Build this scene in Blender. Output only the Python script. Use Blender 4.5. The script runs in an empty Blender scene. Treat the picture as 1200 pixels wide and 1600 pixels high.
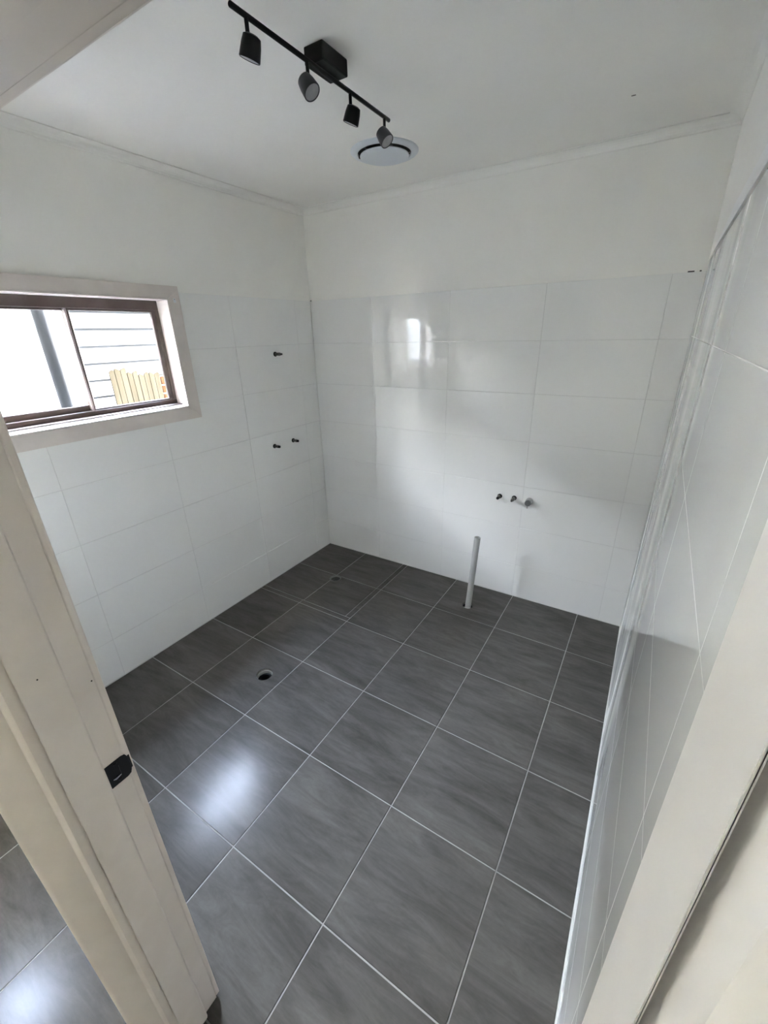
import bpy, bmesh, math, random
from mathutils import Vector, Matrix

S = bpy.context.scene
COL = S.collection
random.seed(4)
PI = math.pi

# ---------------------------------------------------------------- camera
cam_d = bpy.data.cameras.new('camera')
cam = bpy.data.objects.new('camera', cam_d)
COL.objects.link(cam)
cam_d.sensor_fit = 'VERTICAL'
cam_d.sensor_height = 36.0
cam_d.lens = 655.15 / 1600 * 36
cam_d.clip_start = 0.01
cam_d.clip_end = 200
right = Vector((0.84924404, 0.5274924, -0.02315879))
down = Vector((0.18920613, -0.34497756, -0.91934299))
fwd = Vector((-0.4929357, 0.77636477, -0.39277493))
m = Matrix((right, -down, -fwd)).transposed().to_4x4()
m.translation = Vector((2.357, -2.737, 1.833))
cam.matrix_world = m
S.camera = cam

# ---------------------------------------------------------------- sky, sun, exposure
W = bpy.data.worlds.new('sky')
S.world = W
W.use_nodes = True
nt = W.node_tree
bg = nt.nodes['Background']
geo = nt.nodes.new('ShaderNodeTexCoord')
sep = nt.nodes.new('ShaderNodeSeparateXYZ')
rmp = nt.nodes.new('ShaderNodeValToRGB')
nt.links.new(geo.outputs['Generated'], sep.inputs[0])
nt.links.new(sep.outputs['Z'], rmp.inputs[0])
nt.links.new(rmp.outputs[0], bg.inputs[0])
rmp.color_ramp.elements[0].position = 0.0
rmp.color_ramp.elements[0].color = (1.0, 0.945, 0.86, 1)
rmp.color_ramp.elements[1].position = 1.0
rmp.color_ramp.elements[1].color = (0.58, 0.69, 1.0, 1)
bg.inputs[1].default_value = 24.0

def portal(name, loc, sy, sz, ang=-PI / 2):
    d = bpy.data.lights.new(name, 'AREA')
    d.shape = 'RECTANGLE'
    d.size = sz
    d.size_y = sy
    d.cycles.is_portal = True
    o = bpy.data.objects.new(name, d)
    COL.objects.link(o)
    o.location = loc
    o.rotation_euler = (0, ang, 0)      # -Z axis points into the house
    return o

portal('window_portal', (-0.135, -1.66, 1.745), 0.95, 0.62)
portal('hall_window_portal', (-0.135, -2.955, 1.725), 0.35, 0.63)


pt = portal('fill_window_portal', (0.17, -4.535, 1.735), 0.28, 0.66)  # portal of the added fill window
pt.rotation_euler = (PI / 2, 0, 0)
pt.data.size, pt.data.size_y = 0.28, 0.66

S.view_settings.view_transform = 'Standard'
S.view_settings.look = 'None'
S.view_settings.gamma = 1
S.view_settings.use_curve_mapping = False
S.view_settings.exposure = 3.78
cy = S.cycles
cy.max_bounces = 14
cy.diffuse_bounces = 10
cy.glossy_bounces = 6
cy.transparent_max_bounces = 12
cy.sample_clamp_indirect = 8
cy.use_denoising = True

# ---------------------------------------------------------------- materials
def mat(name, col, rough=0.5, metal=0.0, spec=0.5):
    M = bpy.data.materials.new(name)
    M.use_nodes = True
    b = M.node_tree.nodes['Principled BSDF']
    b.inputs['Base Color'].default_value = (*col, 1)
    b.inputs['Roughness'].default_value = rough
    b.inputs['Metallic'].default_value = metal
    b.inputs['Specular IOR Level'].default_value = spec
    return M

def nd(M, t, **kw):
    n = M.node_tree.nodes.new(t)
    for k, v in kw.items():
        setattr(n, k, v)
    return n

def ln(M, a, b):
    M.node_tree.links.new(a, b)

def noise_colour(M, c1, c2, scale, detail=4.0, lo=0.35, hi=0.65, vec=None, bump=0.0, bscale=None):
    """procedural two-tone grain + optional fine relief"""
    b = M.node_tree.nodes['Principled BSDF']
    g = nd(M, 'ShaderNodeNewGeometry')
    mp = nd(M, 'ShaderNodeMapping')
    mp.inputs['Scale'].default_value = vec or (1, 1, 1)
    ln(M, g.outputs['Position'], mp.inputs[0])
    n = nd(M, 'ShaderNodeTexNoise')
    n.inputs['Scale'].default_value = scale
    n.inputs['Detail'].default_value = detail
    ln(M, mp.outputs[0], n.inputs['Vector'])
    r = nd(M, 'ShaderNodeValToRGB')
    r.color_ramp.elements[0].position = lo
    r.color_ramp.elements[1].position = hi
    r.color_ramp.elements[0].color = (*c1, 1)
    r.color_ramp.elements[1].color = (*c2, 1)
    ln(M, n.outputs['Fac'], r.inputs[0])
    ln(M, r.outputs[0], b.inputs['Base Color'])
    if bump:
        n2 = nd(M, 'ShaderNodeTexNoise')
        n2.inputs['Scale'].default_value = bscale or scale * 4
        n2.inputs['Detail'].default_value = 3
        ln(M, g.outputs['Position'], n2.inputs['Vector'])
        bp = nd(M, 'ShaderNodeBump')
        bp.inputs['Strength'].default_value = bump
        bp.inputs['Distance'].default_value = 0.002
        ln(M, n2.outputs['Fac'], bp.inputs['Height'])
        ln(M, bp.outputs[0], b.inputs['Normal'])
    return M

PAINT = noise_colour(mat('wall_paint', (.8, .8, .77), 0.55), (.86, .85, .805), (.88, .87, .83), 3, bump=0.08, bscale=90)
CEIL = noise_colour(mat('ceiling_paint', (.8, .8, .78), 0.7), (.86, .85, .81), (.88, .87, .83), 2.5, bump=0.1, bscale=60)
WTILE = noise_colour(mat('white_wall_tile', (.8, .81, .8), 0.05), (.85, .85, .83), (.86, .86, .84), 2)
WGROUT = mat('white_grout', (.70, .70, .68), 0.8)
FGROUT = noise_colour(mat('floor_grout', (.36, .35, .33), 0.85), (.31, .30, .285), (.40, .39, .37), 9)
SILIC = mat('white_silicone', (.72, .73, .71), 0.4)
CREAM = noise_colour(mat('cream_gloss_paint', (.72, .68, .6), 0.35), (.67, .61, .565), (.71, .65, .605), 14, bump=0.12, bscale=45)
TRIMW = noise_colour(mat('white_gloss_paint', (.78, .76, .7), 0.4), (.80, .785, .775), (.83, .815, .805), 10, bump=0.08, bscale=50)
BROWN = noise_colour(mat('bronze_aluminium', (.09, .065, .055), 0.4), (.075, .053, .045), (.105, .077, .065), 8)
BRONZE_L = mat('pale_bronze_edge', (.42, .35, .34), 0.35, 0.3)
ALU = mat('aluminium', (.75, .77, .8), 0.3, 0.7)
BLACK = mat('matt_black', (.003, .003, .004), 0.4, 0, .25)
BLACKG = mat('black_metal', (.002, .002, .002), 0.3, 0, .2)
GREYMET = mat('dark_grey_metal', (.030, .030, .032), 0.3)
LENS = noise_colour(mat('frosted_lens', (.36, .36, .37), 0.3), (.33, .33, .34), (.40, .40, .41), 40)
FANW = mat('white_plastic', (.62, .66, .70), 0.35)
DARK = mat('dark_gap', (.006, .006, .006), 0.7)
PVC = noise_colour(mat('grey_pvc', (.40, .40, .39), 0.4), (.37, .37, .36), (.43, .43, .42), 12)
BRASS = mat('dull_brass', (.16, .15, .135), 0.35, 0.8)
SIDING = mat('white_weatherboard', (.27, .272, .27), 0.6)
LAP_SHADE = mat('lap_shade', (.02, .02, .02), 0.9)
REFL_SHEET = mat('cream_sheet', (.74, .74, .70), 0.6)  # pale tone chosen to brighten the reflection in the tiles
SHEET = mat('grey_green_sheet', (.20, .21, .207), 0.7)
RENDERW = mat('white_render', (.29, .292, .29), 0.8)
POST = noise_colour(mat('grey_post', (.010, .0105, .011), 0.6, 0, .15), (.008, .0085, .009), (.012, .0125, .013), 20)
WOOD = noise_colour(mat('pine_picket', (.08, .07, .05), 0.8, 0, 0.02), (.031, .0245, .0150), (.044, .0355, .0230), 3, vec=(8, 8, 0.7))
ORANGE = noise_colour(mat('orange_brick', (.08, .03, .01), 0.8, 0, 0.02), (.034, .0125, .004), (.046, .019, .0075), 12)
BLOCK_DARK = noise_colour(mat('dark_light_block', (.05, .04, .035), 0.85), (.03, .025, .022), (.05, .041, .036), 6)  # dark tone of the added end panel, cuts its bounce light
GROUND = noise_colour(mat('concrete_path', (.4, .39, .37), 0.9), (.18, .175, .165), (.25, .245, .235), 5)

# grey stone-look porcelain: cloudy, streaked along x, each tile with its own offset
def make_floor_tile(name):
    M = mat(name, (.1, .1, .1), 0.3, 0, 0.10)
    b = M.node_tree.nodes['Principled BSDF']
    oi = nd(M, 'ShaderNodeObjectInfo')
    g = nd(M, 'ShaderNodeNewGeometry')
    mul = nd(M, 'ShaderNodeVectorMath', operation='SCALE')
    comb = nd(M, 'ShaderNodeCombineXYZ')
    ln(M, oi.outputs['Random'], comb.inputs[0])
    ln(M, oi.outputs['Random'], comb.inputs[1])
    comb.inputs[2].default_value = 0.3
    ln(M, comb.outputs[0], mul.inputs[0])
    mul.inputs['Scale'].default_value = 37.0
    add = nd(M, 'ShaderNodeVectorMath', operation='ADD')
    ln(M, g.outputs['Position'], add.inputs[0])
    ln(M, mul.outputs[0], add.inputs[1])
    mp = nd(M, 'ShaderNodeMapping')
    mp.inputs['Rotation'].default_value = (0, 0, 0.30)
    mp.inputs['Scale'].default_value = (0.9, 3.6, 1)
    ln(M, add.outputs[0], mp.inputs[0])
    n = nd(M, 'ShaderNodeTexNoise')
    n.inputs['Scale'].default_value = 1.7
    n.inputs['Detail'].default_value = 6
    n.inputs['Roughness'].default_value = 0.62
    n.inputs['Distortion'].default_value = 1.1
    ln(M, mp.outputs[0], n.inputs['Vector'])
    r = nd(M, 'ShaderNodeValToRGB')
    e = r.color_ramp.elements
    e[0].position, e[0].color = 0.28, (.072, .067, .060, 1)
    e[1].position, e[1].color = 0.74, (.140, .132, .120, 1)
    x = e.new(0.50)
    x.color = (.107, .101, .092, 1)
    ln(M, n.outputs['Fac'], r.inputs[0])
    mp2 = nd(M, 'ShaderNodeMapping')
    mp2.inputs['Rotation'].default_value = (0, 0, 0.36)
    mp2.inputs['Scale'].default_value = (2.2, 11.0, 1)
    ln(M, add.outputs[0], mp2.inputs[0])
    n3 = nd(M, 'ShaderNodeTexNoise')
    n3.inputs['Scale'].default_value = 1.6
    n3.inputs['Detail'].default_value = 7
    n3.inputs['Roughness'].default_value = 0.7
    n3.inputs['Distortion'].default_value = 1.6
    ln(M, mp2.outputs[0], n3.inputs['Vector'])
    n4 = nd(M, 'ShaderNodeTexNoise')
    n4.inputs['Scale'].default_value = 70
    n4.inputs['Detail'].default_value = 4
    ln(M, add.outputs[0], n4.inputs['Vector'])
    n2 = nd(M, 'ShaderNodeMix', data_type='FLOAT')
    n2.inputs[0].default_value = 0.3
    cr = nd(M, 'ShaderNodeMapRange')
    cr.inputs['From Min'].default_value = 0.3
    cr.inputs['From Max'].default_value = 0.7
    ln(M, n3.outputs['Fac'], cr.inputs[0])
    ln(M, cr.outputs[0], n2.inputs[2])
    ln(M, n4.outputs['Fac'], n2.inputs[3])
    mx = nd(M, 'ShaderNodeMix', data_type='RGBA', blend_type='OVERLAY')
    mx.inputs[0].default_value = 0.28
    ln(M, r.outputs[0], mx.inputs[6])
    ln(M, n2.outputs[0], mx.inputs[7])
    ln(M, mx.outputs[2], b.inputs['Base Color'])
    mr = nd(M, 'ShaderNodeMapRange')
    mr.inputs['From Min'].default_value = 0.3
    mr.inputs['From Max'].default_value = 0.7
    mr.inputs['To Min'].default_value = 0.19
    mr.inputs['To Max'].default_value = 0.24
    ln(M, n.outputs['Fac'], mr.inputs[0])
    ln(M, mr.outputs[0], b.inputs['Roughness'])
    bp = nd(M, 'ShaderNodeBump')
    bp.inputs['Strength'].default_value = 0.12
    bp.inputs['Distance'].default_value = 0.002
    ln(M, n.outputs['Fac'], bp.inputs['Height'])
    ln(M, bp.outputs[0], b.inputs['Normal'])
    return M

FTILE = make_floor_tile('grey_floor_tile')

# right-hand wall: same white tile, but with wiped grout haze left on it
def make_hazy():
    M = mat('hazy_wall_tile', (.845, .855, .845), 0.05)
    b = M.node_tree.nodes['Principled BSDF']
    g = nd(M, 'ShaderNodeNewGeometry')
    outs = []
    for rot, sc, seed in ((0.95, (1, 1.5, 0.16), 0.0), (-0.85, (1, 1.3, 0.14), 7.3), (0.3, (1, 0.6, 0.3), 3.1)):
        mp = nd(M, 'ShaderNodeMapping')
        mp.inputs['Location'].default_value = (seed, seed, seed)
        mp.inputs['Rotation'].default_value = (rot, 0, 0)
        mp.inputs['Scale'].default_value = sc
        ln(M, g.outputs['Position'], mp.inputs[0])
        n = nd(M, 'ShaderNodeTexNoise')
        n.inputs['Scale'].default_value = 2.2
        n.inputs['Detail'].default_value = 1.5
        n.inputs['Distortion'].default_value = 0.3
        ln(M, mp.outputs[0], n.inputs['Vector'])
        r = nd(M, 'ShaderNodeValToRGB')
        r.color_ramp.elements[0].position = 0.54
        r.color_ramp.elements[1].position = 0.72
        ln(M, n.outputs['Fac'], r.inputs[0])
        outs.append(r.outputs[0])
    a1 = nd(M, 'ShaderNodeMath', operation='MAXIMUM')
    ln(M, outs[0], a1.inputs[0])
    ln(M, outs[1], a1.inputs[1])
    a2 = nd(M, 'ShaderNodeMath', operation='MAXIMUM')
    ln(M, a1.outputs[0], a2.inputs[0])
    ln(M, outs[2], a2.inputs[1])
    mr = nd(M, 'ShaderNodeMapRange')
    mr.inputs['To Min'].default_value = 0.07
    mr.inputs['To Max'].default_value = 0.28
    ln(M, a2.outputs[0], mr.inputs[0])
    ln(M, mr.outputs[0], b.inputs['Roughness'])
    ms = nd(M, 'ShaderNodeMapRange')
    ms.inputs['To Min'].default_value = 0.5
    ms.inputs['To Max'].default_value = 0.32
    ln(M, a2.outputs[0], ms.inputs[0])
    ln(M, ms.outputs[0], b.inputs['Specular IOR Level'])
    return M

HTILE = make_hazy()

def make_glass():
    M = bpy.data.materials.new('window_glass')
    M.use_nodes = True
    t = M.node_tree
    t.nodes.remove(t.nodes['Principled BSDF'])
    fr = nd(M, 'ShaderNodeFresnel')
    fr.inputs[0].default_value = 1.45
    tr = nd(M, 'ShaderNodeBsdfTransparent')
    tr.inputs[0].default_value = (.93, .95, .95, 1)
    gl = nd(M, 'ShaderNodeBsdfGlossy')
    gl.inputs['Roughness'].default_value = 0.01
    mx = nd(M, 'ShaderNodeMixShader')
    gm = nd(M, 'ShaderNodeNewGeometry')
    iv = nd(M, 'ShaderNodeMath', operation='SUBTRACT')
    iv.inputs[0].default_value = 1.0
    ln(M, gm.outputs['Backfacing'], iv.inputs[1])
    ml = nd(M, 'ShaderNodeMath', operation='MULTIPLY')
    ln(M, fr.outputs[0], ml.inputs[0])
    ln(M, iv.outputs[0], ml.inputs[1])
    ln(M, ml.outputs[0], mx.inputs[0])
    ln(M, tr.outputs[0], mx.inputs[1])
    ln(M, gl.outputs[0], mx.inputs[2])
    ln(M, mx.outputs[0], t.nodes['Material Output'].inputs['Surface'])
    return M

GLASS = make_glass()

# ---------------------------------------------------------------- helpers
def link(name, me, parent=None, mtl=None):
    o = bpy.data.objects.new(name, me)
    COL.objects.link(o)
    if parent is not None:
        o.parent = parent
        o.matrix_parent_inverse = parent.matrix_basis.inverted()
    if mtl is not None:
        if isinstance(mtl, (list, tuple)):
            for q in mtl:
                me.materials.append(q)
        else:
            me.materials.append(mtl)
    return o

def bm_obj(name, bm, mtl, parent=None, smooth=False):
    bmesh.ops.recalc_face_normals(bm, faces=bm.faces)
    me = bpy.data.meshes.new(name)
    bm.to_mesh(me)
    bm.free()
    if smooth:
        me.shade_smooth()
    return link(name, me, parent, mtl)

def smooth_by_angle(o, deg=35):
    me = o.data
    me.shade_smooth()
    bm = bmesh.new()
    bm.from_mesh(me)
    for e in bm.edges:
        if len(e.link_faces) == 2 and e.calc_face_angle(0) > math.radians(deg):
            e.smooth = False
    bm.to_mesh(me)
    bm.free()
    return o

def empty(name, loc, rz=0.0):
    o = bpy.data.objects.new(name, None)
    COL.objects.link(o)
    o.location = loc
    o.rotation_euler = (0, 0, rz)
    o.empty_display_size = 0.05
    return o

def tag(o, label=None, cat=None, group=None, kind=None):
    if label: o['label'] = label
    if cat: o['category'] = cat
    if group: o['group'] = group
    if kind: o['kind'] = kind
    return o

def add_box(bm, x0, x1, y0, y1, z0, z1, bevel=0.0, seg=1):
    r = bmesh.ops.create_cube(bm, size=1.0)
    vs = r['verts']
    bmesh.ops.scale(bm, vec=(abs(x1 - x0), abs(y1 - y0), abs(z1 - z0)), verts=vs)
    bmesh.ops.translate(bm, vec=((x0 + x1) / 2, (y0 + y1) / 2, (z0 + z1) / 2), verts=vs)
    if bevel > 0:
        es = set()
        for v in vs:
            es.update(v.link_edges)
        bmesh.ops.bevel(bm, geom=list(es), offset=bevel, segments=seg, profile=0.5, affect='EDGES')

def box(name, b, mtl, parent=None, bevel=0.0, seg=1):
    bm = bmesh.new()
    add_box(bm, *b, bevel=bevel, seg=seg)
    return bm_obj(name, bm, mtl, parent)

def boxes(name, bs, mtl, parent=None, bevel=0.0):
    bm = bmesh.new()
    for b in bs:
        add_box(bm, *b, bevel=bevel)
    return bm_obj(name, bm, mtl, parent)

def prism(bm, poly, z0, z1, axes='xyz'):
    """extrude a 2D polygon along the third axis; axes='xyz' -> poly in xy, along z, etc."""
    def P(a, b, c):
        d = dict(zip(axes, (a, b, c)))
        return (d['x'], d['y'], d['z'])
    lo = [bm.verts.new(P(a, b, z0)) for a, b in poly]
    hi = [bm.verts.new(P(a, b, z1)) for a, b in poly]
    n = len(poly)
    bm.faces.new(lo)
    bm.faces.new(hi[::-1])
    for i in range(n):
        j = (i + 1) % n
        bm.faces.new((lo[i], lo[j], hi[j], hi[i]))

def lathe(bm, prof, M=Matrix(), seg=24, closed=False):
    """revolve (r, h) profile round local Z, then transform by M"""
    rings = []
    for r, h in prof:
        if r < 1e-6:
            rings.append([bm.verts.new(M @ Vector((0, 0, h)))])
        else:
            rings.append([bm.verts.new(M @ Vector((r * math.cos(2 * PI * i / seg), r * math.sin(2 * PI * i / seg), h))) for i in range(seg)])
    prs = list(zip(rings, rings[1:]))
    if closed:
        prs.append((rings[-1], rings[0]))
    for a, b in prs:
        for i in range(seg):
            j = (i + 1) % seg
            if len(a) == 1 and len(b) == 1:
                continue
            if len(a) == 1:
                bm.faces.new((a[0], b[i], b[j]))
            elif len(b) == 1:
                bm.faces.new((a[i], a[j], b[0]))
            else:
                bm.faces.new((a[i], a[j], b[j], b[i]))

def frame_to(p, d):
    """matrix whose local Z runs along d at p"""
    q = Vector(d).normalized().to_track_quat('Z', 'Y')
    return Matrix.Translation(p) @ q.to_matrix().to_4x4()

def lathe_obj(name, prof, p, d, mtl, parent=None, seg=24, closed=False, angle=35):
    bm = bmesh.new()
    lathe(bm, prof, frame_to(p, d), seg, closed)
    return smooth_by_angle(bm_obj(name, bm, mtl, parent), angle)

_tile_cache = {}
def tile_mesh(a, b, t, c=0.0012):
    """a x b tile of thickness t, top at local z=0, arris chamfered"""
    k = (round(a, 4), round(b, 4), t, c)
    if k in _tile_cache:
        return _tile_cache[k]
    bm = bmesh.new()
    def ring(da, z):
        return [bm.verts.new((sx * (a / 2 - da), sy * (b / 2 - da), z)) for sx, sy in ((-1, -1), (1, -1), (1, 1), (-1, 1))]
    r0, r1, r2 = ring(0, -t), ring(0, -c), ring(c, 0)
    bm.faces.new(r0[::-1])
    bm.faces.new(r2)
    for u, v in ((r0, r1), (r1, r2)):
        for i in range(4):
            j = (i + 1) % 4
            bm.faces.new((u[i], u[j], v[j], v[i]))
    bmesh.ops.recalc_face_normals(bm, faces=bm.faces)
    me = bpy.data.meshes.new('tile')
    bm.to_mesh(me)
    bm.free()
    _tile_cache[k] = me
    return me

def cut(o, cutter_bms):
    """boolean-subtract cutters from o and bake the result"""
    tmp = []
    for cb in cutter_bms:
        bmesh.ops.recalc_face_normals(cb, faces=cb.faces)
        me = bpy.data.meshes.new('cutter')
        cb.to_mesh(me)
        cb.free()
        c = bpy.data.objects.new('cutter', me)
        COL.objects.link(c)
        md = o.modifiers.new('cut', 'BOOLEAN')
        md.operation = 'DIFFERENCE'
        md.solver = 'EXACT'
        md.object = c
        tmp.append(c)
    dg = bpy.context.evaluated_depsgraph_get()
    dg.update()
    new = bpy.data.meshes.new_from_object(o.evaluated_get(dg))
    o.modifiers.clear()
    o.data = new
    for c in tmp:
        me = c.data
        bpy.data.objects.remove(c)
        bpy.data.meshes.remove(me)
    return o

def cyl_bm(x, y, z0, z1, r, seg=28):
    bm = bmesh.new()
    lathe(bm, [(0, z0), (r, z0), (r, z1), (0, z1)], Matrix.Translation((x, y, 0)), seg)
    return bm

def box_bm(*b):
    bm = bmesh.new()
    add_box(bm, *b)
    return bm

# ---------------------------------------------------------------- room dimensions
XR = 2.462            # tile face of the right wall
ZC = 2.645            # ceiling
ZT = 2.068            # top of wall tiles
YF = -2.527           # bathroom face of the front (door) wall
YH = -2.630           # hall face of that wall
HALL_Y = -4.40
HALL_X = 3.60
TT = 0.008            # tile thickness

# ---------------------------------------------------------------- floor
HOLES = [(0.722, -1.520, 0.047), (0.434, -0.472, 0.048), (1.500, -0.287, 0.037)]
floor = box('floor', (-0.12, HALL_X + 0.1, HALL_Y - 0.1, 0.12, -0.16, -0.0022), FGROUT)
tag(floor, kind='structure')
cut(floor, [cyl_bm(x, y, -0.15, 0.05, r) for x, y, r in HOLES])
floor.data.materials.clear()
floor.data.materials.append(FGROUT)

G = 0.005             # grout joint
FT = 0.009
def floor_tile(x0, x1, y0, y1, holes=()):
    a, b = x1 - x0 - G, y1 - y0 - G
    me = tile_mesh(a, b, FT)
    if not me.materials:
        me.materials.append(FTILE)
    o = link('tile', me, floor)
    o.location = ((x0 + x1) / 2, (y0 + y1) / 2, random.uniform(-0.0005, 0.0004))
    hs = [h for h in HOLES if x0 - h[2] < h[0] < x1 + h[2] and y0 - h[2] < h[1] < y1 + h[2]]
    if hs:
        bpy.context.view_layer.update()
        cut(o, [cyl_bm(x, y, -0.1, 0.05, r) for x, y, r in hs])
    return o

XS = [0.003, 0.407, 0.846, 1.296, 1.746, 2.196, XR - 0.003]
YS = [-0.003, -0.430, -0.876, -1.326, -1.776, -2.226, -2.572]
SX, SY = 0.804, -0.836          # edge of the recessed shower zone
for i in range(6):
    for j in range(6):
        x0, x1, y1, y0 = XS[i], XS[i + 1], YS[j], YS[j + 1]
        if i < 2 and j < 2:
            continue
        floor_tile(x0, x1, y0, y1)
# shower zone: four tiles cut to the falls, then a narrow border strip
sx = [0.003, 0.414, SX]
sy = [-0.003, -0.430, SY]
for i in range(2):
    for j in range(2):
        floor_tile(sx[i], sx[i + 1], sy[j + 1], sy[j])
floor_tile(0.003, 0.407, -0.876, SY)
floor_tile(0.407, 0.846, -0.876, SY)
floor_tile(SX, 0.846, SY, -0.430)
floor_tile(SX, 0.846, -0.430, -0.003)
# hall tiles
HXS = [-0.0, 0.10, 0.55, 1.00, 1.45, 1.90, 2.35, 2.80, 3.25, HALL_X]
HYS = [-2.572, -2.95, -3.40, -3.85, HALL_Y]
for i in range(len(HXS) - 1):
    for j in range(len(HYS) - 1):
        x0, x1, y1, y0 = HXS[i], HXS[i + 1], HYS[j], HYS[j + 1]
        if j == 0 and not (1.45 <= x0 < 2.35):
            y1 = YH - 0.004
        floor_tile(x0, x1, y0, y1)

# ---------------------------------------------------------------- walls
WY0, WY1, WZ0, WZ1 = -2.125, -1.187, 1.453, 2.033        # window_1 opening
HY0, HY1, HZ0, HZ1 = -3.12, -2.79, 1.42, 2.03            # window_2 (hall) opening
XP = -TT
wl = boxes('wall_left', [
    (-0.15, XP, WY1, 0.0 + TT, -0.1, ZC + 0.1), (-0.15, XP, HY1, WY0, -0.1, ZC + 0.1),
    (-0.15, XP, HALL_Y, HY0, -0.1, ZC + 0.1),
    (-0.15, XP, WY0, WY1, -0.1, WZ0), (-0.15, XP, WY0, WY1, WZ1, ZC + 0.1),
    (-0.15, XP, HY0, HY1, -0.1, HZ0), (-0.15, XP, HY0, HY1, HZ1, ZC + 0.1)], PAINT)
tag(wl, kind='structure')
wb = box('wall_back', (-0.15, XR + 0.15, TT, 0.16, -0.1, ZC + 0.1), PAINT)
tag(wb, kind='structure')
ZTR = 2.112           # right-hand tiles finish a little higher
wr = boxes('wall_right', [(XR + TT, XR + 0.12, YF, TT, -0.1, ZTR), (XR - 0.004, XR + 0.12, YF, TT, ZTR, ZC + 0.1)], PAINT)
tag(wr, kind='structure')
DX0, DX1, DZ = 1.555, 2.430, 2.04                         # hole for the door frame
wf = boxes('wall_front', [(XP, DX0, YH, YF, -0.1, ZC + 0.1), (DX1, HALL_X, YH, YF, -0.1, ZC + 0.1),
                          (DX0, DX1, YH, YF, DZ, ZC + 0.1)], PAINT)
tag(wf, kind='structure')
VX0, VX1, VZ0, VZ1 = 0.04, 0.30, 1.42, 2.05              # fill_window (end of hall) opening, added for fill light
tag(boxes('wall_hall_back', [(-0.15, VX0, HALL_Y - 0.14, HALL_Y, -0.1, ZC + 0.1), (VX1, HALL_X + 0.12, HALL_Y - 0.14, HALL_Y, -0.1, ZC + 0.1),
                             (VX0, VX1, HALL_Y - 0.14, HALL_Y, -0.1, VZ0), (VX0, VX1, HALL_Y - 0.14, HALL_Y, VZ1, ZC + 0.1)], PAINT), kind='structure')
tag(box('wall_hall_right', (HALL_X, HALL_X + 0.12, HALL_Y, YF, -0.1, ZC + 0.1), PAINT), kind='structure')
ceil_ = tag(box('ceiling', (-0.40, HALL_X + 0.3, HALL_Y - 0.3, 0.4, ZC, ZC + 0.12), CEIL), kind='structure')

# grout beds behind the wall tiles
box('grout_bed', (XP - 0.001, XP + 0.0062, WY1, 0.0, 0.0, ZT - 0.002), WGROUT, wl)
box('grout_bed', (XP - 0.001, XP + 0.0062, YF, WY0, 0.0, ZT - 0.002), WGROUT, wl)
box('grout_bed', (XP - 0.001, XP + 0.0062, WY0, WY1, 0.0, WZ0), WGROUT, wl)
box('grout_bed', (0.0, XR, TT - 0.0065, TT + 0.001, 0.0, ZT - 0.002), WGROUT, wb)
box('grout_bed', (XR + 0.0004, XR + TT + 0.001, YF, 0.0, 0.0, ZTR - 0.0005), SILIC, wr)

WG = 0.0022
ROWS = [0.0, 0.258, 0.560, 0.862, 1.164, 1.466, 1.770, ZT]
ROT_L = Matrix(((0, 0, 1), (1, 0, 0), (0, 1, 0))).to_euler()            # a->+y, b->+z, top->+x
ROT_B = Matrix(((1, 0, 0), (0, 0, -1), (0, 1, 0))).to_euler()           # a->+x, b->+z, top->-y
ROT_R = Matrix(((0, 0, -1), (-1, 0, 0), (0, 1, 0))).to_euler()          # a->-y, b->+z, top->-x
def wall_tile(parent, u0, u1, z0, z1, side, mtl):
    z0 = max(z0, 0.002)
    me = tile_mesh(u1 - u0 - WG, z1 - z0 - WG, TT, 0.0004 if side == 'R' else 0.0008)
    if not me.materials:
        me.materials.append(mtl)
    o = link('tile', me, parent)
    u, z = (u0 + u1) / 2, (z0 + z1) / 2
    if side == 'L':
        o.location, o.rotation_euler = (0, u, z), ROT_L
    elif side == 'B':
        o.location, o.rotation_euler = (u, 0, z), ROT_B
    else:
        o.location, o.rotation_euler = (XR, u, z), ROT_R
    return o

LU = [-0.002, -0.175, -0.765, -1.355, -1.945, YF]
for k in range(7):
    for i in range(5):
        o = wall_tile(wl, LU[i + 1], LU[i], ROWS[k], ROWS[k + 1], 'L', WTILE)
        if LU[i + 1] < WY1 and LU[i] > WY0 and ROWS[k + 1] > WZ0:
            bpy.context.view_layer.update()
            cut(o, [box_bm(-0.1, 0.1, WY0, WY1, WZ0, WZ1)])
BU = [0.002, 0.562, 1.152, 1.736, 2.325, XR - 0.002]
for k in range(7):
    for i in range(5):
        wall_tile(wb, BU[i], BU[i + 1], ROWS[k], ROWS[k + 1], 'B', WTILE)
_tile_cache.clear()
RROWS = [0.0, 0.262, 0.566, 0.868, 1.170, 1.474, 1.783, ZTR]
RU = [-0.002, -0.43, -1.03, -1.62, -2.21, YF]
for k in range(7):
    for i in range(5):
        wall_tile(wr, RU[i + 1], RU[i], RROWS[k], RROWS[k + 1], 'R', HTILE)
# tapering bright white strip just above the right-hand tiles
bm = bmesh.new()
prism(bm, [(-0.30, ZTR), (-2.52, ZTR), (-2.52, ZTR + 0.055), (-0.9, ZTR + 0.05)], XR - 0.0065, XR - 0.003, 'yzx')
tag(bm_obj('bright_strip', bm, mat('bright_white', (.9, .9, .89), 0.6), wr), 'bright white strip above the right-hand tiles')

# silicone at the foot of the walls
def bead(parent, b):
    box('silicone_bead', b, SILIC, parent)
bead(wb, (0.0, XR, -0.0045, 0.0, -0.001, 0.003))
bead(wl, (0.0, 0.0035, YF, 0.0, -0.001, 0.0025))
bead(wr, (XR - 0.005, XR, YF, 0.0, -0.001, 0.004))

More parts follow.
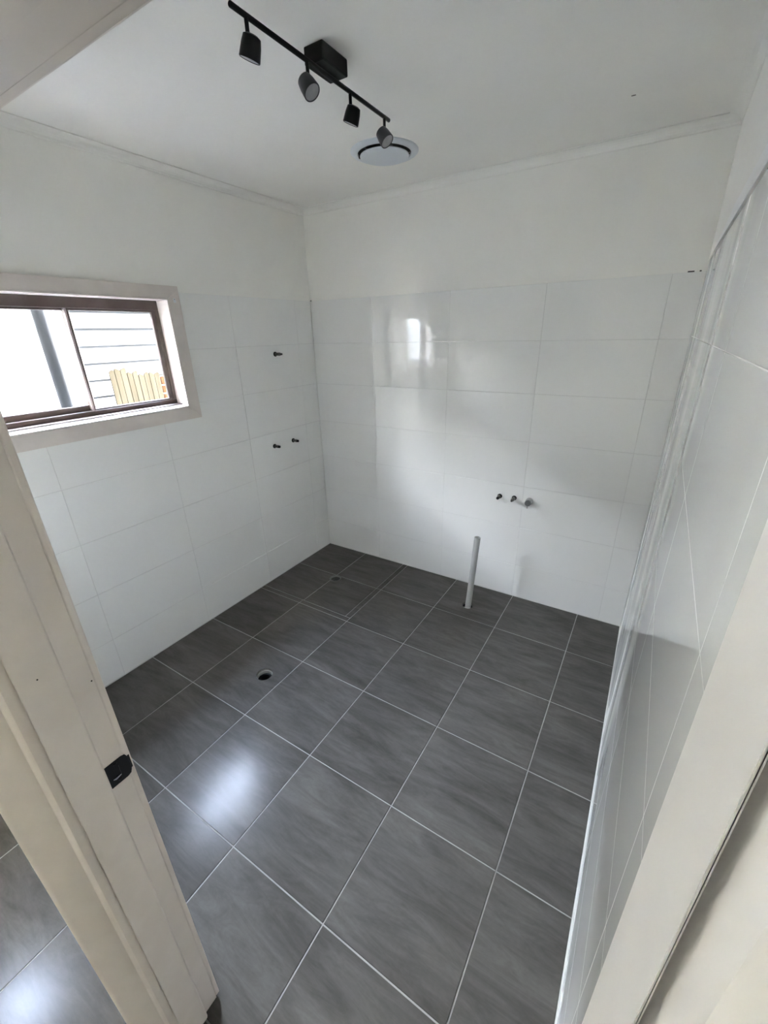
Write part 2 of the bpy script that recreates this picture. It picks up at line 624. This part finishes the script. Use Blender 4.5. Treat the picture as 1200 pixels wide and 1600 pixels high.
# cove cornice
def cove(n=5, w=0.052, h=0.036):
    pts = [(0, -h)]
    for k in range(n + 1):
        a = k / n * PI / 2
        pts.append((w - (w - 0.004) * math.cos(a) * 1.0, -(h - 0.003) + (h - 0.006) * math.sin(a) - 0.0))
    pts += [(w, -0.003), (w, 0.0), (0, 0)]
    return pts
cv = cove()
bm = bmesh.new()
prism(bm, [(p - 0.008, ZC + q) for p, q in cv], YF, TT, 'xzy')
tag(bm_obj('trim_1', bm, CEIL), kind='structure')
bm = bmesh.new()
prism(bm, [(TT - p, ZC + q) for p, q in cv], XP, XR, 'yzx')
tag(bm_obj('trim_2', bm, CEIL), kind='structure')
bm = bmesh.new()
prism(bm, [(XR - 0.004 - p, ZC + q) for p, q in cv], YF, TT, 'xzy')
tag(bm_obj('trim_3', bm, CEIL), kind='structure')

# ---------------------------------------------------------------- window in the left wall
win = empty('window_1', (-0.11, (WY0 + WY1) / 2, WZ0))
tag(win, 'sliding bronze window in a cream casing', kind='structure')
CW, CT = 0.072, 0.016
def casing(parent, poly, x0=0.0, x1=CT, name='casing', mtl=CREAM):
    bm = bmesh.new()
    prism(bm, poly, x0, x1, 'yzx')
    es = [e for e in bm.edges if all(abs(v.co.x - x1) < 1e-5 for v in e.verts)]
    bmesh.ops.bevel(bm, geom=es, offset=0.0025, segments=2, affect='EDGES')
    return bm_obj(name, bm, mtl, parent)
a0, a1, b0, b1 = WY0, WY1, WZ0, WZ1
casing(win, [(a0, b1), (a1, b1), (a1 + CW, b1 + 0.062), (a0 - CW, b1 + 0.062)])
casing(win, [(a0 - CW, b0 - CW), (a1 + CW, b0 - CW), (a1, b0), (a0, b0)])
casing(win, [(a1, b0), (a1 + CW, b0 - CW), (a1 + CW, b1 + 0.062), (a1, b1)])
casing(win, [(a0 - CW, b0 - CW), (a0, b0), (a0, b1), (a0 - CW, b1 + 0.062)])
# painted reveal lining, its edge standing 4 mm proud of the casing's inner edge
L = 0.008
for nm, b in (('reveal_lining', (-0.145, 0.019, a0, a1, b1 - L, b1)), ('reveal_lining', (-0.145, 0.019, a0, a1, b0, b0 + L)),
              ('reveal_lining', (-0.145, 0.019, a1 - L, a1, b0 + L, b1 - L)), ('reveal_lining', (-0.145, 0.019, a0, a0 + L, b0 + L, b1 - L))):
    box(nm, b, CREAM, win, 0.0015)
# bronze outer frame
fx0, fx1 = -0.135, -0.082
ya, yb, za, zb = a0 + L, a1 - L, b0 + L, b1 - L
for b in ((fx0, fx1, ya, yb, zb - 0.048, zb), (fx0, fx1, ya, yb, za - 0.004, za + 0.036),
          (fx0, fx1, yb - 0.020, yb, za + 0.036, zb - 0.048), (fx0, fx1, ya, ya + 0.020, za + 0.036, zb - 0.048)):
    box('frame_member', b, BROWN, win, 0.002)
box('sill_track', (-0.082, -0.034, ya, yb, za - 0.002, za + 0.012), BROWN, win, 0.001)
box('sill_bead', (-0.034, -0.028, ya, yb, za - 0.002, za + 0.006), ALU, win, 0.001)
ym = -1.655
def sash(x0, x1, y0, y1, z0, z1, st, sb):
    s = empty('sash', ((x0 + x1) / 2, (y0 + y1) / 2, z0))
    s.parent = win
    bpy.context.view_layer.update()
    s.matrix_parent_inverse = win.matrix_world.inverted()
    for b in ((x0, x1, y0, y1, z1 - st, z1), (x0, x1, y0, y1, z0, z0 + sb),
              (x0, x1, y1 - st, y1, z0 + sb, z1 - st), (x0, x1, y0, y0 + st, z0 + sb, z1 - st)):
        ob = box('sash_rail', b, BROWN, None, 0.002)
        ob.parent = s
        ob.matrix_parent_inverse = Matrix.Translation(s.location).inverted()
    xm = (x0 + x1) / 2
    ob = box('glass_pane', (xm - 0.0018, xm + 0.0018, y0 + st - 0.004, y1 - st + 0.004, z0 + sb - 0.004, z1 - st + 0.004), GLASS)
    ob.parent = s
    ob.matrix_parent_inverse = Matrix.Translation(s.location).inverted()
    return s
sash(-0.106, -0.088, ym - 0.014, yb - 0.020, za + 0.012, zb - 0.036, 0.022, 0.033)
s2 = sash(-0.130, -0.110, ya + 0.018, ym + 0.010, za + 0.012, zb - 0.036, 0.022, 0.052)
# pale edge on the meeting stile
box('meeting_stile', (-0.088, -0.083, ym - 0.014, ym - 0.005, za + 0.036, zb - 0.048), BRONZE_L, win)

# small clear hook on the casing corner
hk = empty('curtain_hook', (CT, -1.150, 2.022))
tag(hk, 'tiny bent metal hook screwed into the upper right corner of the window casing', 'hook')
bm = bmesh.new()
add_box(bm, CT, CT + 0.002, -1.156, -1.144, 2.013, 2.034, 0.0005)
o = bm_obj('back_plate', bm, ALU, hk)
bm = bmesh.new()
pth = [(0.001, 2.016), (0.008, 2.013), (0.012, 2.017), (0.011, 2.023)]
for (p, q), (r, s) in zip(pth, pth[1:]):
    dv = Vector((r - p, 0, s - q))
    lathe(bm, [(0, 0), (0.0018, 0), (0.0018, dv.length), (0, dv.length)], frame_to((CT + p, -1.150, q), dv), 8)
bm_obj('hook_wire', bm, ALU, hk)
lathe_obj('screw', [(0, 0), (0.0022, 0), (0.002, 0.0012), (0, 0.0014)], (CT + 0.002, -1.150, 2.029), (1, 0, 0), DARK, hk, 10)

# ---------------------------------------------------------------- hall windows (out of frame); the end one is added for fill light
def plain_window(name, X, q0, q1, r0, r1):
    w = empty(name, (X, (q0 + q1) / 2, r0))
    tag(w, kind='structure')
    for b in ((X - 0.02, X + 0.02, q0, q1, r1 - 0.04, r1), (X - 0.02, X + 0.02, q0, q1, r0, r0 + 0.04),
              (X - 0.02, X + 0.02, q1 - 0.04, q1, r0 + 0.04, r1 - 0.04), (X - 0.02, X + 0.02, q0, q0 + 0.04, r0 + 0.04, r1 - 0.04)):
        box('frame_member', b, BROWN, w, 0.002)
    box('glass_pane', (X - 0.002, X + 0.002, q0 + 0.036, q1 - 0.036, r0 + 0.036, r1 - 0.036), GLASS, w)
    return w
plain_window('window_2', -0.11, HY0, HY1, HZ0, HZ1)
w3 = plain_window('fill_window', 0.0, VX0, VX1, VZ0, VZ1)  # added window, gives fill light to the right jamb and wall
w3.location = ((VX0 + VX1) / 2, HALL_Y - 0.11, VZ0)
w3.rotation_euler = (0, 0, -PI / 2)

# ---------------------------------------------------------------- door frame
dr = empty('door_1', (1.99, -2.577, 0))
tag(dr, 'open cream-painted door frame without a leaf', kind='structure')
JB = 0.012
def jamb(poly, name, mtl):
    bm = bmesh.new()
    prism(bm, poly, JB, 2.012, 'xyz')
    es = [e for e in bm.edges if abs(e.verts[0].co.z - e.verts[1].co.z) > 1]
    bmesh.ops.bevel(bm, geom=es, offset=0.0007, segments=2, affect='EDGES')
    return bm_obj(name, bm, mtl, dr)
# left jamb: rebate strip then proud stop face
jamb([(1.550, YF), (1.585, YF), (1.585, -2.565), (1.550, -2.565)], 'jamb', CREAM)
jamb([(1.550, -2.565), (1.5935, -2.565), (1.597, -2.5685), (1.597, -2.628), (1.5955, -2.628), (1.5955, -2.616), (1.5915, -2.616), (1.5915, -2.628), (1.550, -2.628)], 'door_stop', CREAM)
XJ = 2.396
jamb([(XJ + 0.012, YF), (2.435, YF), (2.435, -2.566), (XJ + 0.012, -2.566)], 'jamb', TRIMW)
jamb([(XJ, -2.566), (2.435, -2.566), (2.435, -2.630), (XJ + 0.0062, -2.630), (XJ + 0.0062, -2.612), (XJ + 0.0014, -2.612), (XJ + 0.0014, -2.630), (XJ, -2.630)], 'door_stop', TRIMW)
bm = bmesh.new()
add_box(bm, 1.550, 2.435, -2.565, YF, 2.012, 2.05)
add_box(bm, 1.550, 2.435, -2.632, -2.565, 2.000, 2.05)
bm_obj('head', bm, CREAM, dr)
# bathroom-side architraves
for b in ((1.513, 1.583, YF, YF + 0.013, JB, 2.08), (2.411, XR - 0.001, YF, YF + 0.010, JB, 2.08), (1.583, 2.411, YF, YF + 0.013, 2.014, 2.08)):
    box('architrave', b, CREAM, dr, 0.003, 2)
# hall-side moulded architraves: quirk, bead, cove, splayed face, rounded back edge
AP = [(1.591, -2.628), (1.591, -2.637), (1.589, -2.643), (1.584, -2.647), (1.578, -2.648), (1.574, -2.650), (1.571, -2.655),
      (1.566, -2.661), (1.556, -2.672), (1.531, -2.6965), (1.526, -2.7015), (1.520, -2.7035), (1.513, -2.701), (1.510, -2.694), (1.510, -2.628)]
def arch(poly, mtl):
    bm = bmesh.new()
    prism(bm, poly, 0.002, 2.07, 'xyz')
    return smooth_by_angle(bm_obj('architrave', bm, mtl, dr), 30)
arch(AP, CREAM)
arch([(XJ + 1.597 - x, y - 0.002 if y < -2.63 else y) for x, y in AP][::-1], TRIMW)
bm = bmesh.new()
prism(bm, [(-2.628, 2.006), (-2.640, 2.006), (-2.646, 2.014), (-2.660, 2.03), (-2.69, 2.065), (-2.69, 2.08), (-2.628, 2.08)], 1.520, 2.46, 'yzx')
bm_obj('architrave', bm, CREAM, dr)

# strike plate with its curved lip and a black sheet for the dark latch hole
sp = empty('strike_plate', (1.585, -2.545, 1.035))
sp.parent = dr
bpy.context.view_layer.update()
sp.matrix_parent_inverse = dr.matrix_world.inverted()
tag(sp, 'black strike plate')
y0, y1, z0, z1 = -2.5635, -2.5215, 1.006, 1.064
def sub(o):
    o.parent = sp
    o.matrix_parent_inverse = Matrix.Translation(sp.location).inverted()
    return o
bm = bmesh.new()
poly = [(y0, z0), (y1 - 0.010, z0), (y1 - 0.003, z0 + 0.003), (y1, z0 + 0.011), (y1, z1 - 0.011), (y1 - 0.003, z1 - 0.003), (y1 - 0.010, z1), (y0, z1)]
prism(bm, poly, 1.5848, 1.5868, 'yzx')
pl = bm_obj('plate', bm, BLACKG)
bpy.context.view_layer.update()
cut(pl, [box_bm(1.57, 1.60, y0 + 0.006, y0 + 0.023, z0 + 0.017, z1 - 0.015)])
pl.data.materials.clear(); pl.data.materials.append(BLACKG)
sub(pl)
sub(box('hole_shade', (1.5849, 1.5856, y0 + 0.004, y0 + 0.025, z0 + 0.015, z1 - 0.013), BLACKG))  # thin black sheet painting the dark depth of the hole
bm = bmesh.new()
prism(bm, [(y1 - 0.014, 1.5866), (y1 - 0.001, 1.5866), (y1 + 0.004, 1.584), (y1 + 0.005, 1.580), (y1 + 0.0035, 1.580), (y1 + 0.0025, 1.583), (y1 - 0.001, 1.5848)], z0 + 0.012, z1 - 0.012, 'yxz')
sub(bm_obj('lip', bm, BLACKG))
bm = bmesh.new()
prism(bm, [(y0 + 0.007, 1.5868), (y0 + 0.011, 1.5895), (y0 + 0.0225, 1.5868)], z0 + 0.0165, z0 + 0.0185, 'yxz')
sub(bm_obj('lit_triangle', bm, ALU))  # pale triangle painted for the lit inside of the latch hole
for zz in (z0 + 0.008, z1 - 0.007):
    sub(lathe_obj('screw', [(0, 0), (0.0035, 0), (0.003, 0.001), (0, 0.0012)], (1.5868, -2.545, zz), (1, 0, 0), BLACKG, None, 12))

# nail holes and chips in the paint of the frame
for p, d, r in (((1.5975, -2.600, 1.330), (1, 0, 0), 0.0013), ((1.5855, -2.531, 1.262), (1, 0, 0), 0.0014),
                ((1.5975, -2.575, 1.62), (1, 0, 0), 0.0012)):
    lathe_obj('nail_hole', [(0, 0), (r, 0), (r, 0.0006), (0, 0.0006)], p, d, DARK, dr, 8)
# small marks on the building fabric
bm = bmesh.new()
add_box(bm, 2.069, 2.084, -0.445, -0.439, ZC - 0.0012, ZC + 0.001)
tag(bm_obj('speck', bm, mat('dirt', (.16, .15, .14), 0.9), ceil_), 'small dark speck')
for x0, x1 in ((2.385, 2.412), (2.432, 2.440)):
    box('sealant_gap', (x0, x1, -0.0006, 0.004, ZT - 0.001, ZT + 0.004), DARK, wb)
box('sealant_gap', (0.001, 0.012, -0.0006, 0.004, ZT - 0.001, ZT + 0.004), DARK, wb)

# ---------------------------------------------------------------- track light
tl = empty('track_light', (1.28, -1.313, ZC))
tag(tl, 'black four-spot ceiling light bar with small black canopy box', 'ceiling light')
bm = bmesh.new()
add_box(bm, 1.243, 1.317, -1.378, -1.250, 2.600, ZC, 0.004, 2)
bm_obj('canopy', bm, BLACKG, tl)
RZ = 2.593
lathe_obj('rail', [(0, 0), (0.0055, 0), (0.0068, 0.002), (0.0068, 0.763), (0.0055, 0.765), (0, 0.765)], (1.28, -1.697, RZ), (0, 1, 0), BLACK, tl, 16)
for y, s in ((-1.645, -1), (-1.410, 1), (-1.190, -1), (-0.968, 1)):
    hd = empty('spot_head', (1.28, y, RZ))
    hd.parent = tl
    hd.matrix_parent_inverse = Matrix.Translation(tl.location).inverted()
    def hsub(o):
        o.parent = hd
        o.matrix_parent_inverse = Matrix.Translation(hd.location).inverted()
    hsub(lathe_obj('stem', [(0, 0), (0.0055, 0), (0.0055, 0.044), (0.004, 0.0455), (0, 0.0455)], (1.28, y, RZ - 0.004), (0, 0, -1), BLACK, None, 14))
    t = math.radians(38 if s > 0 else 23)
    ax = Vector((s * math.sin(t), 0.0, -math.cos(t)))
    side = Vector((s * math.cos(t), 0, math.sin(t)))
    c = Vector((1.28, y, 2.548 if s > 0 else 2.542)) - side * 0.010
    b0_ = c - ax * 0.016
    prof = [(0, 0), (0.014, 0), (0.0225, 0.004), (0.0255, 0.020), (0.0275, 0.047), (0.0268, 0.049), (0.0245, 0.049), (0.0240, 0.046), (0, 0.046)]
    hsub(lathe_obj('shade', prof, b0_, ax, GREYMET if s > 0 else BLACK, None, 28))
    hsub(lathe_obj('lens', [(0, 0.0462), (0.0236, 0.0462), (0.0236, 0.0478), (0, 0.0484)], b0_, ax, LENS, None, 24))

# ---------------------------------------------------------------- exhaust fan
FC = (1.022, -0.548, ZC)
fan = empty('exhaust_fan', FC)
tag(fan, 'round white ceiling exhaust fan with a flat disc cover', 'exhaust fan')
lathe_obj('rim', [(0.166, 0), (0.166, -0.003), (0.160, -0.008), (0.138, -0.013), (0.131, -0.012), (0.131, 0)], FC, (0, 0, 1), FANW, fan, 64, True)
lathe_obj('throat', [(0, -0.002), (0.1305, -0.002), (0.1305, -0.003), (0, -0.003)], FC, (0, 0, 1), DARK, fan, 48)
lathe_obj('cover_disc', [(0, -0.016), (0.112, -0.016), (0.119, -0.018), (0.120, -0.021), (0.118, -0.0235), (0.112, -0.0245), (0, -0.025)], FC, (0, 0, 1), FANW, fan, 64)
for k in range(6):
    bm = bmesh.new()
    a = k * PI / 3 + 0.3
    M = Matrix.Translation((FC[0], FC[1], ZC - 0.010)) @ Matrix.Rotation(a, 4, 'Z') @ Matrix.Translation((0.118, 0, 0))
    r = bmesh.ops.create_cube(bm, size=1.0)
    bmesh.ops.scale(bm, vec=(0.024, 0.010, 0.014), verts=r['verts'])
    bmesh.ops.transform(bm, matrix=M, verts=r['verts'])
    bm_obj('spacer', bm, GREYMET, fan)

# ---------------------------------------------------------------- capped water outlets
def outlet(name, p, d, label, group=None, length=0.05, kind=0):
    t = empty(name, p)
    tag(t, label, 'pipe outlet', group)
    lathe_obj('flange', [(0, 0), (0.0165, 0), (0.0165, 0.004), (0.0135, 0.006), (0.0, 0.006)], p, d, BLACK, t, 20)
    lathe_obj('stub', [(0.0, 0.003), (0.0105, 0.003), (0.0105, length * 0.55), (0.0115, length * 0.58), (0.0115, length * 0.68), (0.0085, length * 0.7), (0.0085, length * 0.84), (0, length * 0.84)], p, d, BRASS, t, 18)
    pe = Vector(p) + Vector(d) * length * 0.8
    if kind == 0:
        lathe_obj('plug', [(0, 0), (0.0098, 0), (0.0098, length * 0.16), (0.0075, length * 0.2), (0.004, length * 0.2), (0.004, length * 0.12), (0, length * 0.12)], pe, d, BLACK, t, 18)
    else:
        lathe_obj('plug', [(0, 0), (0.0075, 0), (0.0075, length * 0.22), (0.0045, length * 0.24), (0.004, length * 0.1), (0, length * 0.1)], pe, d, GREYMET, t, 6)
    return t
outlet('shower_outlet', (0, -0.427, 1.711), (1, 0, 0), 'dark capped pipe stub high on the left wall, above two lower stubs', length=0.066, kind=1)
outlet('tap_outlet', (0, -0.542, 1.066), (1, 0, 0), 'dark pipe stub on the left wall, the one nearer the window of the lower pair', 'capped pipe stubs on the left wall', 0.056)
outlet('tap_outlet', (0, -0.341, 1.067), (1, 0, 0), 'dark pipe stub on the left wall, the one nearer the corner of the lower pair', 'capped pipe stubs on the left wall', 0.056)
outlet('tap_outlet', (1.580, 0, 0.768), (0, -1, 0), 'leftmost dark pipe stub in the row of three on the back wall', 'row of fittings on the back wall', 0.055)
outlet('tap_outlet', (1.680, 0, 0.772), (0, -1, 0), 'middle dark pipe stub between the left stub and the grey mixer on the back wall', 'row of fittings on the back wall', 0.066, 1)
# wall mixer body
P = (1.783, 0, 0.768)
mx = empty('wall_mixer', P)
tag(mx, 'larger grey round mixer body with a thin pin, in the row on the back wall', 'mixer tap', 'row of fittings on the back wall')
lathe_obj('sleeve', [(0, 0), (0.024, 0), (0.024, 0.012), (0.021, 0.014), (0.021, 0.036), (0, 0.036)], P, (0, -1, 0), PVC, mx, 28)
lathe_obj('cartridge_cap', [(0, 0), (0.0185, 0), (0.0195, 0.003), (0.0195, 0.016), (0.017, 0.019), (0, 0.019)], (P[0], -0.036, P[2]), (0, -1, 0), mat('grey_plastic', (.17, .17, .17), 0.5), mx, 28)
lathe_obj('pin', [(0, 0), (0.0022, 0), (0.0022, 0.034), (0, 0.034)], (P[0] - 0.001, -0.046, P[2] - 0.004), (0, 0, -1), BRASS, mx, 8)

# ---------------------------------------------------------------- waste pipes and drains
hx, hy, hr = HOLES[2]
top = Vector((1.537, -0.287, 0.559))
foot = Vector((1.500, -0.287, -0.06))
ax = top - foot
wp = empty('waste_pipe', (hx, hy, 0))
tag(wp, 'grey plastic waste pipe standing up out of the floor by the back wall', 'pipe')
Lp = ax.length
lathe_obj('pipe', [(0.0208, 0), (0.0208, Lp - 0.001), (0.0202, Lp), (0.0182, Lp), (0.0176, Lp - 0.001), (0.0176, 0)], foot, ax, PVC, wp, 28, True)
lathe_obj('hole_shade_ring', [(0.0368, -0.05), (0.0368, -0.012), (0.034, -0.009), (0.031, -0.012), (0.031, -0.05)], (hx, hy, 0), (0, 0, 1), DARK, wp, 28, True)  # dark ring painted for the shaded hole around the pipe

bm = bmesh.new()
for k in range(7):
    a = math.radians(-115 + 12 * k)
    bmesh.ops.create_icosphere(bm, subdivisions=1, radius=0.006, matrix=Matrix.Translation((hx + 0.032 * math.cos(a), hy + 0.032 * math.sin(a), -0.004)))
sb = bm_obj('silicone_smear', bm, SILIC, wp)
rm = sb.modifiers.new('weld', 'REMESH')
rm.mode = 'VOXEL'
rm.voxel_size = 0.002
hx, hy, hr = HOLES[0]
tw = empty('toilet_waste', (hx, hy, 0))
tag(tw, 'open round drain hole in the floor tiles with a pale pipe rim', 'drain')
lathe_obj('pipe_rim', [(hr, -0.14), (hr, -0.014), (hr - 0.003, -0.012), (hr - 0.006, -0.014), (hr - 0.006, -0.14)], (hx, hy, 0), (0, 0, 1), PVC, tw, 36, True)
lathe_obj('pipe_socket', [(hr - 0.006, -0.14), (hr - 0.006, -0.032), (hr - 0.014, -0.034), (hr - 0.016, -0.04), (hr - 0.016, -0.14)], (hx, hy, 0), (0, 0, 1), BLACK, tw, 36, True)
lathe_obj('pipe_bottom', [(0, -0.135), (hr - 0.004, -0.135), (hr - 0.004, -0.14), (0, -0.14)], (hx, hy, 0), (0, 0, 1), DARK, tw, 36)

hx, hy, hr = HOLES[1]
sd = empty('shower_drain', (hx, hy, 0))
tag(sd, 'round dark shower floor drain set where four tiles meet', 'drain')
lathe_obj('drain_ring', [(hr, -0.06), (hr, -0.001), (hr - 0.004, 0.0005), (hr - 0.009, -0.003), (hr - 0.009, -0.06)], (hx, hy, 0), (0, 0, 1), mat('drain_grey', (.16, .155, .145), .5), sd, 32, True)
lathe_obj('drain_bowl', [(0, -0.020), (hr - 0.009, -0.014), (hr - 0.009, -0.030), (0, -0.030)], (hx, hy, 0), (0, 0, 1), mat('drain_floor', (.035, .035, .032), .6), sd, 32)
bm = bmesh.new()
for k in range(5):
    a = k * 2 * PI / 5
    lathe(bm, [(0, -0.0185), (0.0065, -0.0175), (0.006, -0.0155), (0, -0.0155)], Matrix.Translation((hx + 0.012 * math.cos(a) + 0.004, hy + 0.012 * math.sin(a) - 0.006, 0)), 10)
bm_obj('drain_slot', bm, DARK, sd)

# ---------------------------------------------------------------- outside
tag(box('ground', (-12, -0.15, -12, 12, -0.75, -0.62), GROUND), kind='structure')
NX = -2.5
# the house goes on either side of these two rooms
tag(boxes('wall_outside', [(-0.15, -0.05, 0.16, 7.0, -0.62, 2.645), (-0.15, -0.05, -9.0, HALL_Y - 0.14, -0.62, 2.645),
                           (-0.15, -0.05, HALL_Y - 0.14, 0.16, -0.62, -0.1)], SIDING), kind='structure')
tag(boxes('roof_eave', [(-0.40, 3.0, 0.41, 7.0, 2.65, 2.75), (-0.40, 0.3, -9.0, HALL_Y - 0.31, 2.65, 2.75)], SIDING), kind='structure')
nb = empty('neighbour_wall', (NX, 1.0, -0.6))
tag(nb, 'white weatherboard wall of the house next door, seen through the window', 'house')
Z0 = 1.943
p = 0.1605
for k in range(-8, 14):
    z = Z0 - p * k
    if z > 2.3:
        continue
    if z < -0.55:
        break
    bm = bmesh.new()
    # lapped board: thick lower edge, thin top, gap above it showing the painted lap shadow
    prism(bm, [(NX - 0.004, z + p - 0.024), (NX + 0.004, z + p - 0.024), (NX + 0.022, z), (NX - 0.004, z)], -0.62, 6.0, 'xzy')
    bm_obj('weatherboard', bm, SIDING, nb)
box('wall_core', (NX - 0.2, NX - 0.003, -0.62, 6.0, -0.62, 2.42), LAP_SHADE, nb)  # dark core paints the shadow lines in the board gaps
box('corner_board', (NX - 0.2, NX + 0.03, -0.72, -0.62, -0.62, 2.42), SIDING, nb)
box('shade_eave', (NX - 0.1, NX + 1.10, -5.9, 6.0, 2.42, 2.45), RENDERW, nb)  # deep eave added out of view to shade the boards and fence
box('gutter', (NX + 1.10, NX + 1.20, -5.9, 6.0, 2.40, 2.50), POST, nb, 0.01)
bm = bmesh.new()
prism(bm, [(NX + 1.17, 2.50), (NX + 1.17, 2.53), (NX - 2.2, 3.45), (NX - 2.2, 3.40)], -5.9, 6.0, 'xzy')
bm_obj('roof', bm, POST, nb)
nr = empty('rendered_wall', (NX, -4, -0.6))
tag(nr, 'smooth blank white wall seen through the left pane of the window', 'house')
box('wall_panel', (NX - 0.25, NX - 0.02, -2.9, -0.72, -0.62, 2.36), RENDERW, nr)
box('coping', (NX - 0.28, NX + 0.01, -2.9, -0.72, 2.36, 2.42), RENDERW, nr)

sf = empty('reflect_sheet', (NX, -6, -0.6))  # unseen sheeting, added for its brightness in the back-wall reflection
tag(sf, 'cream ribbed sheeting added beyond the blank white wall to brighten the window reflection', 'fence')
for k in range(5):
    y = -2.92 - 0.76 * k
    bm = bmesh.new()
    pts = []
    for q in range(4):
        u = y - 0.19 * q
        pts += [(NX, u), (NX, u - 0.10), (NX + 0.03, u - 0.12), (NX + 0.03, u - 0.17)]
    pts.append((NX, y - 0.76))
    prism(bm, pts + [(px - 0.004, py) for px, py in pts[::-1]], -0.62, 2.38, 'xyz')
    bm_obj('sheet_panel', bm, REFL_SHEET, sf)
pr_ = empty('porch_roof', (-0.62, -2.2, 2.46))
tag(pr_, 'flat porch roof outside carried by the round grey post, seen only in reflections', 'roof')
box('roof_sheet', (-1.02, -0.16, -2.74, -1.58, 2.53, 2.55), SHEET, pr_)
for k in range(3):
    yb_ = -2.70 + 0.53 * k
    box('batten', (-1.00, -0.17, yb_, yb_ + 0.045, 2.49, 2.53), SHEET, pr_)
box('fascia', (-1.04, -1.02, -2.76, -1.56, 2.45, 2.56), SHEET, pr_)
box('beam', (-0.58, -0.52, -2.74, -1.56, 2.42, 2.49), SHEET, pr_)
ew = empty('end_light_block', (-1.3, -6.7, -0.62))  # unseen panel, added to shut out sky at the passage end
tag(ew, 'tall dark panel added across the far end of the side passage to block sky light', 'wall')
box('wall_panel', (-2.46, -0.16, -6.86, -6.76, -0.62, 5.2), BLOCK_DARK, ew)
box('coping', (-2.44, -0.16, -6.89, -6.73, 5.2, 5.28), BLOCK_DARK, ew)
cp = empty('sky_block_roof', (-0.86, -4.4, 2.6))  # unseen roof, added to keep a light patch off the back wall
tag(cp, 'flat dark sheet added over the side passage beyond the porch to block sky light', 'roof')
box('roof_sheet', (-1.29, -0.17, -5.9, -3.30, 2.50, 2.53), SHEET, cp)
for k in range(4):
    yb_ = -5.88 + 0.83 * k
    box('batten', (-1.26, -0.18, yb_, yb_ + 0.045, 2.455, 2.50), SHEET, cp)
po = empty('verandah_post', (-0.55, -1.585, -0.62))
tag(po, 'round grey post standing outside the left window pane', 'post')
lathe_obj('shaft', [(0, 0.0), (0.034, 0.0), (0.034, 3.03), (0, 3.03)], (-0.55, -1.590, -0.61), (0, 0, 1), POST, po, 24)
lathe_obj('base_flange', [(0, 0), (0.07, 0), (0.07, 0.008), (0.036, 0.012), (0.034, 0.012)], (-0.55, -1.590, -0.62), (0, 0, 1), POST, po, 24)

fx = -2.15
fe = empty('picket_fence', (fx, -0.3, -0.6))
tag(fe, 'pale timber fence of uneven upright palings seen through the right window pane', 'fence')
tops = [1.555, 1.575, 1.565, 1.535, 1.53, 1.505, 1.51, 1.515, 1.50]
yy = -0.535
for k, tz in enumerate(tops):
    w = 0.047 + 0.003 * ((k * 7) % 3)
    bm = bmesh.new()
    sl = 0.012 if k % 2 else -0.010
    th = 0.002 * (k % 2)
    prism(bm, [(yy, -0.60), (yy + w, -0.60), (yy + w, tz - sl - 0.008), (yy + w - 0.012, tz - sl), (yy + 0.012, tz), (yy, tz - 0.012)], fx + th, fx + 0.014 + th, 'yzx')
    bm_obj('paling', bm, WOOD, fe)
    yy += w + 0.006
yy -= 0.006
for z in (0.2, 1.1):
    box('fence_rail', (fx - 0.04, fx - 0.001, -0.53, yy, z, z + 0.07), WOOD, fe)
pr = empty('brick_pier', (fx, yy + 0.11, -0.6))
tag(pr, 'orange-brown brick pier at the right end of the timber fence', 'pier')
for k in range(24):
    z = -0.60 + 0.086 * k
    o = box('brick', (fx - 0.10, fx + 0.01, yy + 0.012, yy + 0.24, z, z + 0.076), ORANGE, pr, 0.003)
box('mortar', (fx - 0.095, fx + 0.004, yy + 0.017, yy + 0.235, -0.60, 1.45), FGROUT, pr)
